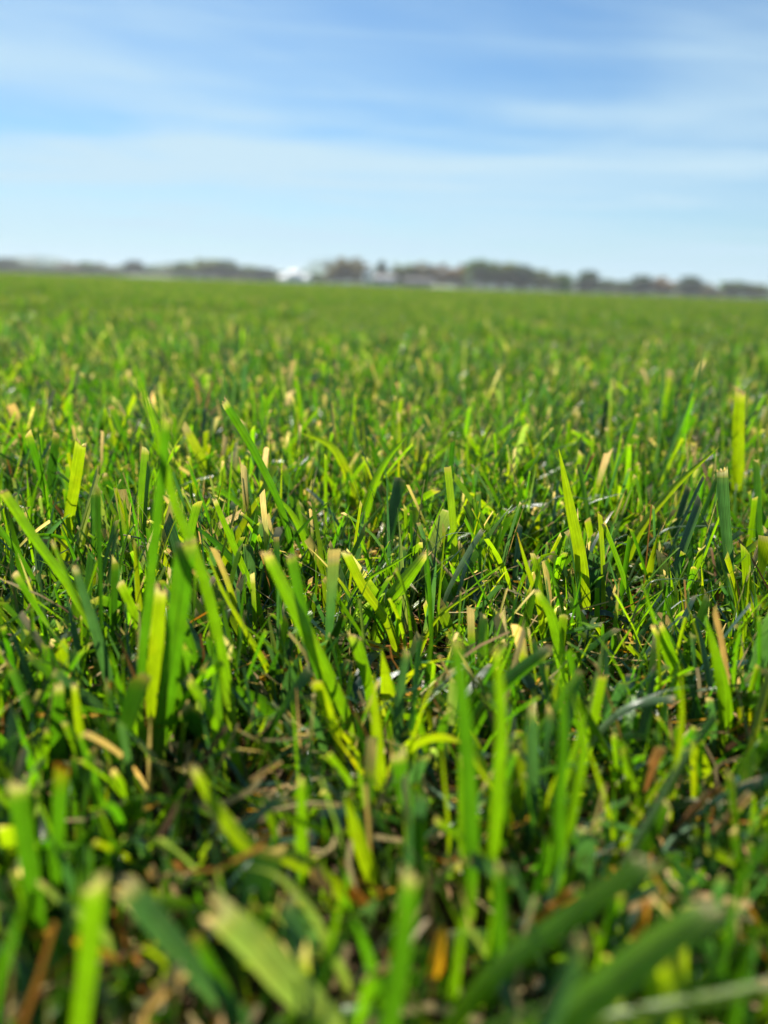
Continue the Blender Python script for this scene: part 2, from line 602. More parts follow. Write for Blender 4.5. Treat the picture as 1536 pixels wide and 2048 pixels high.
B("short pale arch beside the tall glowing pointed blade", [(1092, 1010), (1112, 994), (1150, 994), (1205, 1004)], 1130, 10, "pale", "long", rot=55)
B("hair-thin pale arch above the shining silvery blade", [(868, 1095), (885, 1074), (912, 1065), (955, 1069)], 1250, 8, "pale", "long", rot=50)
B("yellow blade with an orange dying top beside a cut green blade", [(1078, 1210), (1052, 1125), (1034, 1065)], 1330, 17, "yellow", "point", tipcol="gold")
B("folded green blade with a pale mown top just above a blurred tall one", [(1118, 1290), (1098, 1220), (1074, 1184)], 1400, 28, "bright")
B("green blade sloping from the tangle towards a pale bent tip", [(1345, 1320), (1312, 1250), (1282, 1155)], 1430, 24, "bright", "long", rot=15)
B("short mown blade with pale lip beside the green sloping blade", [(1352, 1350), (1335, 1300), (1312, 1252)], 1440, 30, "bright", rot=12)
B("pointed creased blade, one half bright yellow and the other dark", [(1446, 1385), (1432, 1310), (1413, 1232)], 1500, 42, "bright", "point", fold=0.5)
B("upright yellow-green blade below a tangle of pale curled tips", [(1345, 1560), (1362, 1440), (1362, 1330)], 1670, 30, "yellow", "long")
B("small sharp bright spear in front of a dark gap", [(757, 1550), (752, 1440), (748, 1348)], 1640, 36, "yellow", "point")
B("short bright green blade beyond the small sharp bright spear", [(738, 1375), (724, 1318), (711, 1275)], 1470, 28, "bright")
B("dark blue-green blade standing in the shade behind the bright spear", [(795, 1450), (803, 1370), (812, 1305)], 1545, 26, "blue", rot=15)
B("broad square-cut green blade with a tan end near a yellow thin blade", [(118, 1500), (117, 1440), (117, 1372)], 1620, 42, "mid")
B("upright yellow blade next to the broad square-cut one, tip turned over", [(172, 1520), (158, 1440), (150, 1372)], 1630, 24, "yellow")
B("slanting green blade with an orange streaked tip beneath the broad backlit one", [(285, 1470), (252, 1410), (224, 1368)], 1560, 28, "bright", tipcol="orange")
B("bright blade slanting away from the foot of the very broad backlit blade", [(465, 1505), (422, 1425), (378, 1358)], 1590, 27, "bright", rot=10)
B("narrow upright blade with a long brown dying tip", [(300, 1580), (298, 1500), (300, 1432)], 1640, 17, "straw", "long", basecol="mid", sheath=True)
B("green blade lying low from a blurred tip down to the straw stalk", [(565, 1625), (500, 1592), (440, 1560), (395, 1520)], 1700, 30, "bright", "long", k=0.3)
B("green blade with a whitish crumbly tip before a dark hollow", [(820, 1660), (806, 1570), (798, 1508)], 1750, 36, "mid")
B("thin bright blade curving beside the dark hollow", [(895, 1640), (888, 1560), (880, 1475)], 1740, 16, "yellow", "long", rot=20)
B("dark blue-green flat blade below two orange mown stubs", [(1058, 1640), (1064, 1520), (1066, 1420)], 1720, 36, "blue", rot=10)
B("yellowish blade slanting down into shade near the tall blurred blade", [(1215, 1620), (1195, 1550), (1172, 1478)], 1720, 24, "yellow", "long")
B("greyish shining blade arching low over dark thatch", [(1215, 1440), (1270, 1405), (1330, 1382), (1405, 1370)], 1550, 17, "pale", "long", rot=48)
B("second greyish arch with a tan worn top, beneath the first", [(1195, 1465), (1245, 1420), (1290, 1402), (1345, 1398)], 1560, 22, "pale", rot=42)
B("broad green blade leaning behind the tall blurred pair, bright lower edge", [(975, 1400), (1030, 1345), (1095, 1298)], 1540, 42, "mid", rot=15, fold=0.4)

# --- large soft blades close to the camera
B("tall soft-focus green blade with a folded wing, tallest of the near ones", [(1112, 1780), (1120, 1600), (1128, 1480), (1120, 1350), (1112, 1235)], 1860, 52, "mid", "long", fold=0.4)
B("bright wing of leaf leaning out from the tall soft-focus blade", [(1120, 1720), (1150, 1580), (1165, 1480), (1145, 1385)], 1830, 36, "bright", "point", rot=15)
B("soft tall mid green blade with a tan blurred tip, farther from the folded wing", [(940, 1760), (938, 1600), (930, 1450), (914, 1285)], 1870, 44, "mid", rot=10)
B("soft narrow green blade standing between two soft tall blades", [(985, 1720), (998, 1560), (1004, 1420), (996, 1300)], 1820, 34, "bright", rot=-15)
B("bluish shining blade slanting up through the tangle beside a yellow one", [(1235, 1750), (1300, 1630), (1365, 1515), (1428, 1420)], 1810, 38, "pale", "long", rot=38)
B("short bright yellow blade slanting beside the bluish shining one", [(1235, 1690), (1290, 1605), (1342, 1535)], 1740, 27, "yellow", "point")
B("bright bent blade, soft, kinked level over brown crumpled leaves", [(665, 1768), (580, 1716), (500, 1694), (440, 1628), (386, 1540)], 1870, 46, "yellow", rot=10, fold=0.15)
B("curved pale shining blade drooping below the bright bent blade", [(690, 1985), (650, 1890), (600, 1800), (540, 1742), (480, 1730)], 2010, 54, "pale", "long", rot=35)
B("broadest grey-green shining leaf, folded over at its blunt end", [(660, 2075), (560, 1955), (490, 1872), (440, 1825)], 2170, 105, "pale", rot=30, fold=0.1)
B("blurred olive-grey blade with a wide cream end", [(480, 2060), (400, 1950), (320, 1855), (248, 1775)], 2130, 62, "blue", rot=20, fold=0.1)
B("bright soft upright blade with a blurred top, in the near corner", [(160, 2080), (178, 1920), (188, 1768)], 2220, 56, "bright", rot=-10, fold=0.12)
B("soft green blade leaning out of the picture beside the bright upright one", [(-10, 1990), (25, 1870), (62, 1760)], 2180, 50, "mid", "long")
B("soft dark green upright blade with a tan torn top by the side edge", [(68, 1800), (52, 1680), (38, 1570)], 1960, 46, "mid", fold=0.1)
B("soft blade half green half orange with a pinkish top", [(108, 1760), (118, 1640), (126, 1540)], 1890, 32, "mid", "cut", tipcol="orange")
B("soft mid green blade with a pale blunt tip in the nearest row", [(775, 2080), (800, 1920), (818, 1752)], 2190, 56, "mid", fold=0.12)
B("dark green soft blade crossing behind the pale blunt-tipped one", [(600, 2040), (660, 1910), (730, 1790)], 2130, 58, "dark", "long", rot=20)
B("biggest soft green blade lying aslant with a tan worn end", [(1050, 2090), (1170, 1995), (1300, 1895), (1415, 1820)], 2290, 104, "bright", rot=20, fold=0.2)
B("grey-olive blurred blunt blade under the biggest slanting blade", [(1085, 2080), (1125, 1980), (1160, 1885)], 2330, 66, "blue", rot=15)
B("long soft green blade slanting up to a cream torn end", [(900, 2060), (1000, 1935), (1120, 1850), (1220, 1775), (1295, 1722)], 2170, 58, "bright", rot=10)
B("dark soft blade slanting under the biggest blade's tan end", [(1290, 2085), (1400, 1965), (1510, 1840)], 2290, 54, "dark", "long")
B("soft yellow-green blade lying level with a pale wide end at the edge", [(1180, 2050), (1330, 2012), (1440, 1990), (1545, 1965)], 2300, 46, "yellow", rot=20)
B("soft green upright blade leaving the picture at the lower edge", [(1462, 2090), (1490, 1960), (1522, 1850)], 2260, 52, "mid", "long")
B("soft bright curved blade low beneath the yellow-green level one", [(950, 2075), (1040, 2030), (1120, 2000), (1180, 1980)], 2320, 44, "bright", "long", rot=15)
B("small soft bright post-like blade with a pale top behind the straw stalk", [(604, 1720), (603, 1640), (602, 1560)], 1810, 31, "bright", rot=-10)
B("soft bright leaf widening upwards behind crumpled orange leaf", [(740, 1750), (712, 1670), (690, 1592)], 1800, 50, "yellow", "point", fold=0.12)
B("dark olive blade with a tan end leaning between two blurred ones", [(460, 2010), (425, 1930), (395, 1870)], 2120, 40, "mid", tipcol="tan")
B("soft bluish blade hanging across the bright upright blade", [(185, 1850), (130, 1810), (80, 1765)], 2000, 30, "pale", rot=40)
B("soft bright blade rising beside the brown crumpled leaf", [(640, 1960), (668, 1850), (690, 1760)], 2050, 36, "bright", "long")
B("soft green upright blade behind the golden dead leaf", [(905, 2000), (925, 1870), (950, 1760)], 2080, 42, "bright", "long", rot=-10)
B("soft mid green upright blade beside the golden dead leaf", [(985, 1950), (1000, 1840), (1010, 1735)], 2040, 40, "mid")
B("soft dark blade standing close to the edge behind the level yellow one", [(1455, 1880), (1480, 1770), (1530, 1660)], 2080, 36, "mid", "long")

# --- dead pieces
D = dict(name="dry_stalk", cat="dry stalk", fold=0.35, ground=False, sheath=False)
B("straw-yellow stalk lying level in front of a dark gap", [(545, 1622), (610, 1611), (682, 1609)], 1740, 15, "straw", **D)
B("orange-brown stalk slanting up near the tall soft-focus blade", [(1062, 1846), (1105, 1815), (1150, 1784)], 1960, 24, "orange", **D)
B("pinkish tan stalk lying under the orange-brown one", [(1048, 1896), (1085, 1882), (1128, 1870)], 2020, 20, "tan", **D)
B("dark orange stalk standing beneath the long soft green blade", [(1265, 1885), (1283, 1845), (1292, 1800)], 2000, 22, "orange", **D)
B("thick tan dried stalk in the near row beneath the olive blade", [(268, 2075), (310, 1995), (368, 1942)], 2180, 40, "tan", **D)
B("tan and orange stalk leaning out of curled tips near the edge", [(1425, 1665), (1460, 1628), (1500, 1588)], 1760, 17, "tan", **D)
B("pale stalk slanting beside the tan and orange one", [(1350, 1660), (1395, 1610), (1440, 1572)], 1740, 15, "brown", **D)
B("pale pink stalk low before the soft dark green blade", [(725, 1968), (745, 1950), (775, 1932)], 2080, 24, "tan", **D)
B("thin tan stalk crossing above the dark hollow", [(500, 1560), (530, 1542), (562, 1522)], 1690, 12, "tan", **D)
D = dict(name="dead_leaf", cat="dead leaf", fold=0.5, ground=False, sheath=False, tip="point")
B("bright orange dead leaf across the near upright blade's foot", [(152, 1875), (200, 1905), (245, 1926)], 2080, 26, "gold", **D)
B("golden dead leaf glowing among near blades, upright", [(862, 1965), (872, 1905), (884, 1848)], 2060, 42, "gold", twist=60, **D)
B("crumpled orange leaf curled below the soft widening leaf", [(700, 1775), (728, 1790), (752, 1830)], 1900, 46, "orange", twist=150, **D)
B("crumpled brown leaf under the kinked end of the bright bent blade", [(635, 1735), (658, 1765), (672, 1800)], 1890, 46, "tan", twist=130, **D)
B("small brown curled leaf in shade below the blurred cream end", [(300, 1735), (325, 1750), (345, 1740)], 1870, 30, "tan", twist=90, **D)
B("tiny yellow leaf tuft at the foot of the glowing yellow blade", [(520, 1360), (540, 1340), (548, 1330)], 1430, 22, "gold", twist=80, **D)

# ------------------------------------------------------------------ the sward between and beyond: uncounted blades
HX = np.concatenate([h[0] for h in HERO]); HY = np.concatenate([h[1] for h in HERO])
HZ = np.concatenate([h[2] for h in HERO]); HW = np.concatenate([h[3] for h in HERO]); HB = np.concatenate([h[4] for h in HERO])


LAST = {}


def sward(n_, xs, ys, rng, rings, cols3=True, dist_scale=None, hscale=1.0, wscale=1.0, stubs=False, cool=False):
    """vertex arrays for n_ random blades rooted at xs, ys"""
    R_ = len(rings)
    t = np.asarray(rings)[None, :]
    d = np.hypot(xs, ys)
    H = rng.lognormal(math.log(0.030), 0.38, n_) * hscale
    tall = rng.random(n_) < 0.05
    H = np.where(tall, H * rng.uniform(1.3, 1.9, n_), H)
    short = rng.random(n_) < 0.25
    H = np.where(short, H * rng.uniform(0.35, 0.7, n_), H)
    hmax = np.interp(ys, [0.04, 0.08, 0.12, 0.16, 0.22, 0.32, 0.5], [0.010, 0.023, 0.031, 0.038, 0.047, 0.052, 0.058])
    H = np.where(H > hmax, hmax * rng.uniform(0.6, 1.0, n_), H)
    Wd = np.clip(rng.lognormal(math.log(0.00135), 0.50, n_), 0.0005, 0.0042) * wscale
    phi = rng.uniform(0, 2 * math.pi, n_)
    th0 = np.abs(rng.normal(0.08, 0.30, n_))
    kap = np.abs(rng.normal(0.15, 0.6, n_))
    bend = rng.random(n_) < 0.13
    kap = np.where(bend, rng.uniform(1.0, 2.2, n_), kap)
    flat = rng.random(n_) < 0.10
    th0 = np.where(flat, rng.uniform(0.7, 1.25, n_), th0)
    th = th0[:, None] + kap[:, None] * t
    dirv = np.stack([np.sin(th) * np.cos(phi)[:, None], np.sin(th) * np.sin(phi)[:, None], np.cos(th)], -1)
    dt = np.diff(np.r_[0, rings])[None, :, None]
    P = np.cumsum(dirv * dt, 1) * (H / 1.0)[:, None, None]
    P[:, :, 0] += xs[:, None]
    P[:, :, 1] += ys[:, None]
    P[:, :, 2] = np.maximum(P[:, :, 2], 0.0008)
    names = ["bright", "yellow", "mid", "dark", "blue", "pale", "straw", "tan", "brown"]
    pr = np.array([0.25, 0.09, 0.26, 0.11, 0.23, 0.03, 0.025, 0.010, 0.006])
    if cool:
        pr = np.array([0.13, 0.02, 0.28, 0.15, 0.36, 0.06, 0.015, 0.006, 0.004])  # bluer mix: sheen of far grass at grazing view put into blade colours
    ci = rng.choice(len(names), n_, p=pr / pr.sum())
    Wd = np.where(ci >= 6, Wd * 0.6, Wd)
    w0 = np.stack([-np.sin(phi), np.cos(phi), np.zeros(n_)], -1)[:, None, :]
    n0 = np.cross(dirv, np.broadcast_to(w0, dirv.shape))
    psi = (rng.normal(0, 0.35, n_)[:, None] + rng.normal(0, 0.9, n_)[:, None] * t)[..., None]
    wv = w0 * np.cos(psi) + n0 * np.sin(psi)
    nv = np.cross(wv, dirv)
    pointed = (rng.random(n_) < (0.0 if stubs else 0.50))[:, None]
    prof = np.where(pointed, np.maximum(0.03, 1 - t ** 2.2), np.minimum(1, 0.8 + 0.6 * t))
    ww = Wd[:, None] * prof
    fold = rng.uniform(0.02, 0.38, n_)[:, None]
    lf = P - wv * (ww * 0.5)[..., None] + nv * (ww * fold)[..., None]
    rt = P + wv * (ww * 0.5)[..., None] + nv * (ww * fold)[..., None]
    if cols3:
        V = np.stack([lf, P, rt], 2)
    else:
        V = np.stack([lf, rt], 2)
    jit = (rng.uniform(-0.2, 0.25, (n_, V.shape[2])) + rng.uniform(-0.7, 0.7, (n_, 1)) * np.linspace(-1, 1, V.shape[2]))[..., None] * Wd[:, None, None] * dirv[:, -1][:, None, :]
    V[:, -1] += np.where(pointed[:, :, None], 0, jit)
    # colours
    base = np.array([CLS[q] for q in names])[ci] * rng.uniform(0.75, 1.25, (n_, 1))
    base = base * rng.normal(1, 0.06, (n_, 3)).clip(0.8, 1.2)
    dry = ci >= 6
    C = np.repeat(base[:, None, :], R_, 1)
    foot = np.clip((0.28 - t) / 0.28, 0, 1)[..., None] * rng.uniform(0.1, 0.7, n_)[:, None, None]
    C = lerp(C, np.array((0.20, 0.19, 0.08)), foot)
    tipm = (np.clip((t - 0.955) / 0.045, 0, 1)[..., None]) * np.where(pointed[..., None], 0.15, rng.uniform(0.0, 1.0, n_)[:, None, None])
    if stubs:
        tipm = np.clip((t - 0.86) / 0.1, 0, 1)[..., None] * rng.uniform(0.6, 1.0, n_)[:, None, None]
    die = (rng.random(n_) < 0.08)[:, None, None]
    tipm = np.maximum(tipm, np.where(die, np.clip((t - 0.6) / 0.3, 0, 1)[..., None] * 0.9, 0))
    tcol = TIP * rng.uniform(0.35, 1.15, (n_, 1)) * np.stack([np.ones(n_), rng.uniform(0.8, 1, n_), rng.uniform(0.55, 1, n_)], -1)
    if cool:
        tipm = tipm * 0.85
    C = lerp(C, tcol[:, None, :], tipm)
    C = np.repeat(C[:, :, None, :], V.shape[2], 2)
    LAST["ci"], LAST["pointed"] = ci, pointed[:, 0]
    acr = np.broadcast_to(np.linspace(0, 1, V.shape[2])[None, None, :] * (Wd / 0.004)[:, None, None], V.shape[:3])
    return P, V, C, acr, dry


def thatch(n_, xs, ys, rng):
    """dead fibres and clippings lying on the soil"""
    R_ = 4
    t = np.linspace(0, 1, R_)[None, :]
    Ln = rng.uniform(0.006, 0.028, n_)
    Wd = rng.uniform(0.0003, 0.0013, n_)
    phi = rng.uniform(0, 6.283, n_)
    ph = phi[:, None] + rng.normal(0, 1.3, n_)[:, None] * t
    z0 = rng.uniform(0.0005, 0.009, n_)
    el = rng.normal(0, 0.3, n_)
    dirv = np.stack([np.cos(ph), np.sin(ph), np.broadcast_to(np.sin(el)[:, None], ph.shape)], -1)
    P = np.cumsum(dirv, 1) * (Ln / R_)[:, None, None]
    P[:, :, 0] += xs[:, None]; P[:, :, 1] += ys[:, None]; P[:, :, 2] += z0[:, None]
    P[:, :, 2] = np.maximum(P[:, :, 2], 0.0006)
    wd = np.stack([-np.sin(ph), np.cos(ph), np.broadcast_to(rng.normal(0, 0.7, n_)[:, None], ph.shape)], -1)
    wd /= np.linalg.norm(wd, axis=-1)[..., None]
    V = np.stack([P - wd * Wd[:, None, None] / 2, P + wd * Wd[:, None, None] / 2], 2)
    names = ["straw", "tan", "brown", "orange", "mid", "pale", "gold"]
    pr = np.array([0.38, 0.13, 0.10, 0.12, 0.10, 0.02, 0.15])
    ci = rng.choice(len(names), n_, p=pr)
    base = np.array([CLS[q] for q in names])[ci] * rng.uniform(0.5, 1.15, (n_, 1))
    C = np.broadcast_to(base[:, None, None, :], V.shape).copy()
    acr = np.zeros(V.shape[:3])
    return P, V, C, acr, ci >= 0


def pack(parts):
    """several (V, C, acr, dry) blocks to flat arrays"""
    vs_, cs_, as_, fs_, ms_ = [], [], [], [], []
    off = 0
    for V, C, A, dry in parts:
        n_, R_, K, _ = V.shape
        idx = off + np.arange(n_ * R_ * K).reshape(n_, R_, K)
        f = np.stack([idx[:, :-1, :-1], idx[:, :-1, 1:], idx[:, 1:, 1:], idx[:, 1:, :-1]], -1).reshape(-1, 4)
        fs_.append(f)
        ms_.append(np.repeat(dry.astype(np.int32), (R_ - 1) * (K - 1)))
        vs_.append(V.reshape(-1, 3)); cs_.append(C.reshape(-1, 3)); as_.append(A.reshape(-1))
        off += n_ * R_ * K
    return np.concatenate(vs_), np.concatenate(cs_), np.concatenate(as_), np.concatenate(fs_), np.concatenate(ms_)


def fast_mesh(name, parts):
    v, c, a, f, m = pack(parts)
    me = bpy.data.meshes.new(name)
    me.vertices.add(len(v))
    me.vertices.foreach_set("co", v.astype(np.float32).ravel())
    me.loops.add(len(f) * 4)
    me.loops.foreach_set("vertex_index", f.astype(np.int32).ravel())
    me.polygons.add(len(f))
    me.polygons.foreach_set("loop_start", (np.arange(len(f)) * 4).astype(np.int32))
    me.polygons.foreach_set("use_smooth", np.ones(len(f), bool))
    me.materials.append(M_LEAF)
    me.materials.append(M_DRY)
    me.polygons.foreach_set("material_index", m)
    at = me.attributes.new("col", 'FLOAT_COLOR', 'POINT')
    at.data.foreach_set("color", np.c_[c, np.ones(len(c))].astype(np.float32).ravel())
    at = me.attributes.new("across", 'FLOAT', 'POINT')
    at.data.foreach_set("value", a.astype(np.float32))
    me.update()
    me.validate()
    return me


def scatter_wedge(y0, y1, density, rng, margin):
    area_box = 2 * (0.62 * y1 + margin) * (y1 - y0)
    n_ = int(area_box * density)
    y = rng.uniform(y0, y1, n_)
    x = rng.uniform(-1, 1, n_) * (0.62 * y1 + margin)
    keep = np.abs(x) < 0.62 * y + margin
    # clumps: shoots come in tufts
    return x[keep], y[keep]


def tufts(x, y, rng, each=5, amount=0.0028):
    """grass grows in shoots: several blades from about one spot"""
    n_ = max(1, len(x) // each)
    cx_, cy_ = np.repeat(x[:n_], each), np.repeat(y[:n_], each)
    return cx_ + rng.normal(0, amount, n_ * each), cy_ + rng.normal(0, amount, n_ * each)


def keep_clear(P, rng, chance):
    """drop most blades that would stand in front of a traced blade"""
    X, Y, Z = project(P.reshape(-1, 3))
    n_, R_ = P.shape[:2]
    X, Y, Z = X.reshape(n_, R_), Y.reshape(n_, R_), Z.reshape(n_, R_)
    hit = np.zeros(n_, bool)
    big = np.zeros(n_, bool)
    for i in range(R_ // 3, R_):
        for s in range(0, n_, 2000):
            sl = slice(s, s + 2000)
            dx = np.abs(X[sl, i][:, None] - HX[None]) < (HW[None] + 10)
            dy = np.abs(Y[sl, i][:, None] - HY[None]) < 26
            fr = Z[sl, i][:, None] < HZ[None] + 0.002
            hh = dx & dy & fr
            hit[sl] |= hh.any(1)
            big[sl] |= (hh & HB[None]).any(1)
    too_near = (Z.min(1) < 0.055)
    # nothing random may stand up into the picture from right below the lens
    return ~((hit & (rng.random(n_) < np.where(big, max(chance, 0.82), chance))) | too_near)


rng = np.random.default_rng(2024)
parts = []
NEAR = [0.0, 0.14, 0.30, 0.46, 0.62, 0.78, 0.90, 0.96, 1.0]
MIDR = [0.0, 0.3, 0.6, 0.88, 0.957, 1.0]
x, y = tufts(*scatter_wedge(0.03, 0.42, 78000, rng, 0.06), rng)
feet = np.repeat(np.array(FEET), 7, 0) + rng.normal(0, 0.0022, (7 * len(FEET), 2))
x, y = np.r_[x, feet[:, 0]], np.r_[y, feet[:, 1]]
P, V, C, A, dry = sward(len(x), x, y, rng, NEAR)
kp = keep_clear(P, rng, 0.72)
NEARSET = [q[kp] for q in (P, V, C, A, dry)] + [LAST["ci"][kp], LAST["pointed"][kp]]
x, y = tufts(*scatter_wedge(0.05, 0.24, 60000, rng, 0.05), rng)        # full leafy shoots close to the lens
P, V, C, A, dry = sward(len(x), x, y, rng, NEAR, hscale=0.95, wscale=1.35)
kp = keep_clear(P, rng, 0.8)
parts.append((V[kp], C[kp], A[kp], dry[kp]))
x, y = tufts(*scatter_wedge(0.02, 0.45, 130000, rng, 0.06), rng)       # fine short under-growth
P, V, C, A, dry = sward(len(x), x, y, rng, MIDR, cols3=False, hscale=0.62, wscale=0.62)
kp = keep_clear(P, rng, 0.4)
parts.append((V[kp], C[kp], A[kp], dry[kp]))
x, y = tufts(*scatter_wedge(0.42, 1.1, 75000, rng, 0.10), rng)
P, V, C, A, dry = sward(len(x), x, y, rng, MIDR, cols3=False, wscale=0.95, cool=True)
kp = keep_clear(P, rng, 0.8)
parts.append((V[kp], C[kp], A[kp], dry[kp]))
x, y = scatter_wedge(0.15, 0.8, 13000, rng, 0.08)                      # mown stubs with torn tan ends
P, V, C, A, dry = sward(len(x), x, y, rng, MIDR, cols3=False, hscale=0.62, wscale=1.15, stubs=True)
kp = keep_clear(P, rng, 0.7)
parts.append((V[kp], C[kp], A[kp], dry[kp]))
x, y = scatter_wedge(0.02, 0.60, 40000, rng, 0.06)
P, V, C, A, dry = thatch(len(x), x, y, rng)
parts.append((V, C, A, dry))

# the blades that show largest among the unplanned ones are things too
P, V, C, A, dry, CI, PT = NEARSET
X, Y, Z = project(P.reshape(-1, 3))
X, Y, Z = (q.reshape(P.shape[:2]) for q in (X, Y, Z))
wpx = np.linalg.norm(V[:, 4, 2] - V[:, 4, 0], axis=-1) / Z[:, 4] * FPX
lpx = np.hypot(np.diff(X, axis=1), np.diff(Y, axis=1)).sum(1)
inside = (X[:, 5] > 20) & (X[:, 5] < 1516) & (Y[:, 5] < 2020) & (Y.min(1) > 640)
size = np.where(inside, np.minimum(wpx, 60) * lpx, 0)
TONE = ["bright green", "yellow-green", "mid green", "dark green", "blue-green", "pale silvery green", "straw-coloured", "tan", "brown"]
anchors = [(X_, Y_, n_) for X_, Y_, n_ in [
    (300, 900, "tallest pointed blade"), (360, 1260, "very broad backlit blade"), (150, 975, "short bright slanting blade"),
    (190, 1250, "blue-grey flat blade"), (60, 1070, "long far-leaning blade"), (490, 1260, "glowing yellow blade"),
    (600, 1240, "broad central blade"), (815, 1155, "broad blade with pale square end"), (930, 1115, "shining silvery blade"),
    (1135, 1010, "tall glowing pointed blade"), (1400, 1055, "level pale arching blade"), (1430, 1310, "creased two-tone blade"),
    (1360, 1440, "upright yellow-green blade by the curled tips"), (752, 1450, "small sharp bright spear"), (117, 1440, "broad square-cut green blade"),
    (610, 1612, "level straw stalk"), (806, 1580, "dark hollow"), (1066, 1520, "two orange mown stubs"),
    (1120, 1500, "tall soft-focus blade"), (935, 1500, "soft tall blade with tan tip"), (1365, 1515, "bluish shining slanted blade"),
    (500, 1690, "bright kinked blade"), (600, 1800, "curved drooping pale blade"), (540, 1930, "broadest grey-green leaf"),
    (320, 1860, "olive blade with cream end"), (180, 1900, "bright upright corner blade"), (45, 1680, "dark green edge blade"),
    (810, 1880, "pale blunt-tipped near blade"), (872, 1905, "golden dead leaf"), (730, 1800, "crumpled orange leaf"),
    (1105, 1815, "orange-brown slanting stalk"), (1280, 1930, "biggest slanting near blade"), (1200, 1790, "long blade with cream torn end"),
    (1440, 1990, "level yellow-green blade"), (310, 1995, "thick tan dried stalk"), (1345, 1160, "small pale arch over thatch"),
    (1480, 860, "soft bright far upright blade"), (775, 930, "bright arching curved blade"), (500, 900, "dark blade with brown tip")]]
taken, seen = [], set()
for q in np.argsort(-size):
    if len(taken) >= 190 or size[q] < 900:
        break
    mx_, my_ = X[q, 3:].mean(), Y[q, 3:].mean()
    tx, ty = X[q, -1] - X[q, 2], Y[q, 2] - Y[q, -1]
    ang = math.degrees(math.atan2(abs(tx), ty))
    pose = "upright" if ang < 14 else "slanting" if ang < 48 else "low leaning" if ang < 80 else "lying"
    if np.hypot(np.diff(X[q])[1] - np.diff(X[q])[-2], np.diff(Y[q])[1] - np.diff(Y[q])[-2]) > 0.22 * lpx[q]:
        pose = "curving"
    wid = "thin" if wpx[q] < 11 else "slim" if wpx[q] < 19 else "broad" if wpx[q] > 32 else "medium-wide"
    end = "pointed" if PT[q] else "mown"
    k_ = np.argmin([math.hypot(mx_ - a[0], (my_ - a[1]) * 0.8) for a in anchors])
    ax, ay, an = anchors[k_]
    if math.hypot(mx_ - ax, my_ - ay) > 210:
        continue
    rel = "beside" if abs(my_ - ay) < 0.8 * abs(mx_ - ax) else "beyond" if my_ < ay else "in front of"
    lab = f"{wid} {TONE[CI[q]]} {end} blade, {pose}, {rel} the {an}"
    if lab in seen or len(lab.replace("-", " ").split()) > 16:
        continue
    seen.add(lab)
    taken.append(q)
    o = bpy.data.objects.new("grass_blade", fast_mesh("grass_blade", [(V[q:q + 1] - P[q, 0], C[q:q + 1], A[q:q + 1], dry[q:q + 1])]))
    o.location = P[q, 0]
    COL.objects.link(o)
    tag(o, lab, "grass blade")
kp = np.ones(len(P), bool)
kp[taken] = False
parts.append((V[kp], C[kp], A[kp], dry[kp]))
grass = bpy.data.objects.new("grass", fast_mesh("grass", parts))
COL.objects.link(grass)
tag(grass, "mown green lawn grass with straw and thatch filling the whole field", "grass", kind="stuff")

# farther grass: square sods of blades set side by side over the field
TS = 0.5
tiles = []
for i in range(4):
    n_ = int(TS * TS * 50000)
    xs, ys = tufts(rng.uniform(-TS / 2, TS / 2, n_), rng.uniform(-TS / 2, TS / 2, n_), rng)
    n_ = len(xs)
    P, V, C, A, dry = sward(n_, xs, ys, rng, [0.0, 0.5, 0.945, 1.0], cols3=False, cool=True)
    tiles.append(bpy.data.objects.new("sod", fast_mesh("sod", [(V, C, A, dry)])))
pts = [[] for _ in tiles]
yy = 1.1 + TS / 2
while yy < 62:
    half = 0.62 * yy + 0.6
    for xx in np.arange(-math.ceil(half / TS) * TS, half + TS, TS):
        pts[rng.integers(len(tiles))].append((xx, yy, 0.0))
    yy += TS
ng = bpy.data.node_groups.new("far_grass", 'GeometryNodeTree')
ng.interface.new_socket("Geometry", in_out='INPUT', socket_type='NodeSocketGeometry')
ng.interface.new_socket("Geometry", in_out='OUTPUT', socket_type='NodeSocketGeometry')
gi, go = ng.nodes.new("NodeGroupInput"), ng.nodes.new("NodeGroupOutput")
jn = ng.nodes.new("GeometryNodeJoinGeometry")
ng.links.new(jn.outputs[0], go.inputs[0])
ng.links.new(gi.outputs[0], jn.inputs[0])
for tile, pp in zip(tiles, pts):
    me = bpy.data.meshes.new("sod_spots")
    me.from_pydata(pp, [], [])
    a = me.attributes.new("spin", 'FLOAT', 'POINT')
    a.data.foreach_set("value", (rng.integers(0, 4, len(pp)) * (math.pi / 2)).astype(np.float32))
    po = bpy.data.objects.new("sod_spots", me)
    oi = ng.nodes.new("GeometryNodeObjectInfo"); oi.inputs[0].default_value = po
    ti = ng.nodes.new("GeometryNodeObjectInfo"); ti.inputs[0].default_value = tile
    ti.inputs['As Instance'].default_value = True
    ip = ng.nodes.new("GeometryNodeInstanceOnPoints")
    na = ng.nodes.new("GeometryNodeInputNamedAttribute"); na.data_type = 'FLOAT'; na.inputs[0].default_value = "spin"
    cx = ng.nodes.new("ShaderNodeCombineXYZ")
    ng.links.new(na.outputs[0], cx.inputs[2])
    ng.links.new(oi.outputs['Geometry'], ip.inputs['Points'])
    ng.links.new(ti.outputs['Geometry'], ip.inputs['Instance'])
    ng.links.new(cx.outputs[0], ip.inputs['Rotation'])
    ng.links.new(ip.outputs[0], jn.inputs[0])
md = grass.modifiers.new("far_grass", 'NODES')
md.node_group = ng

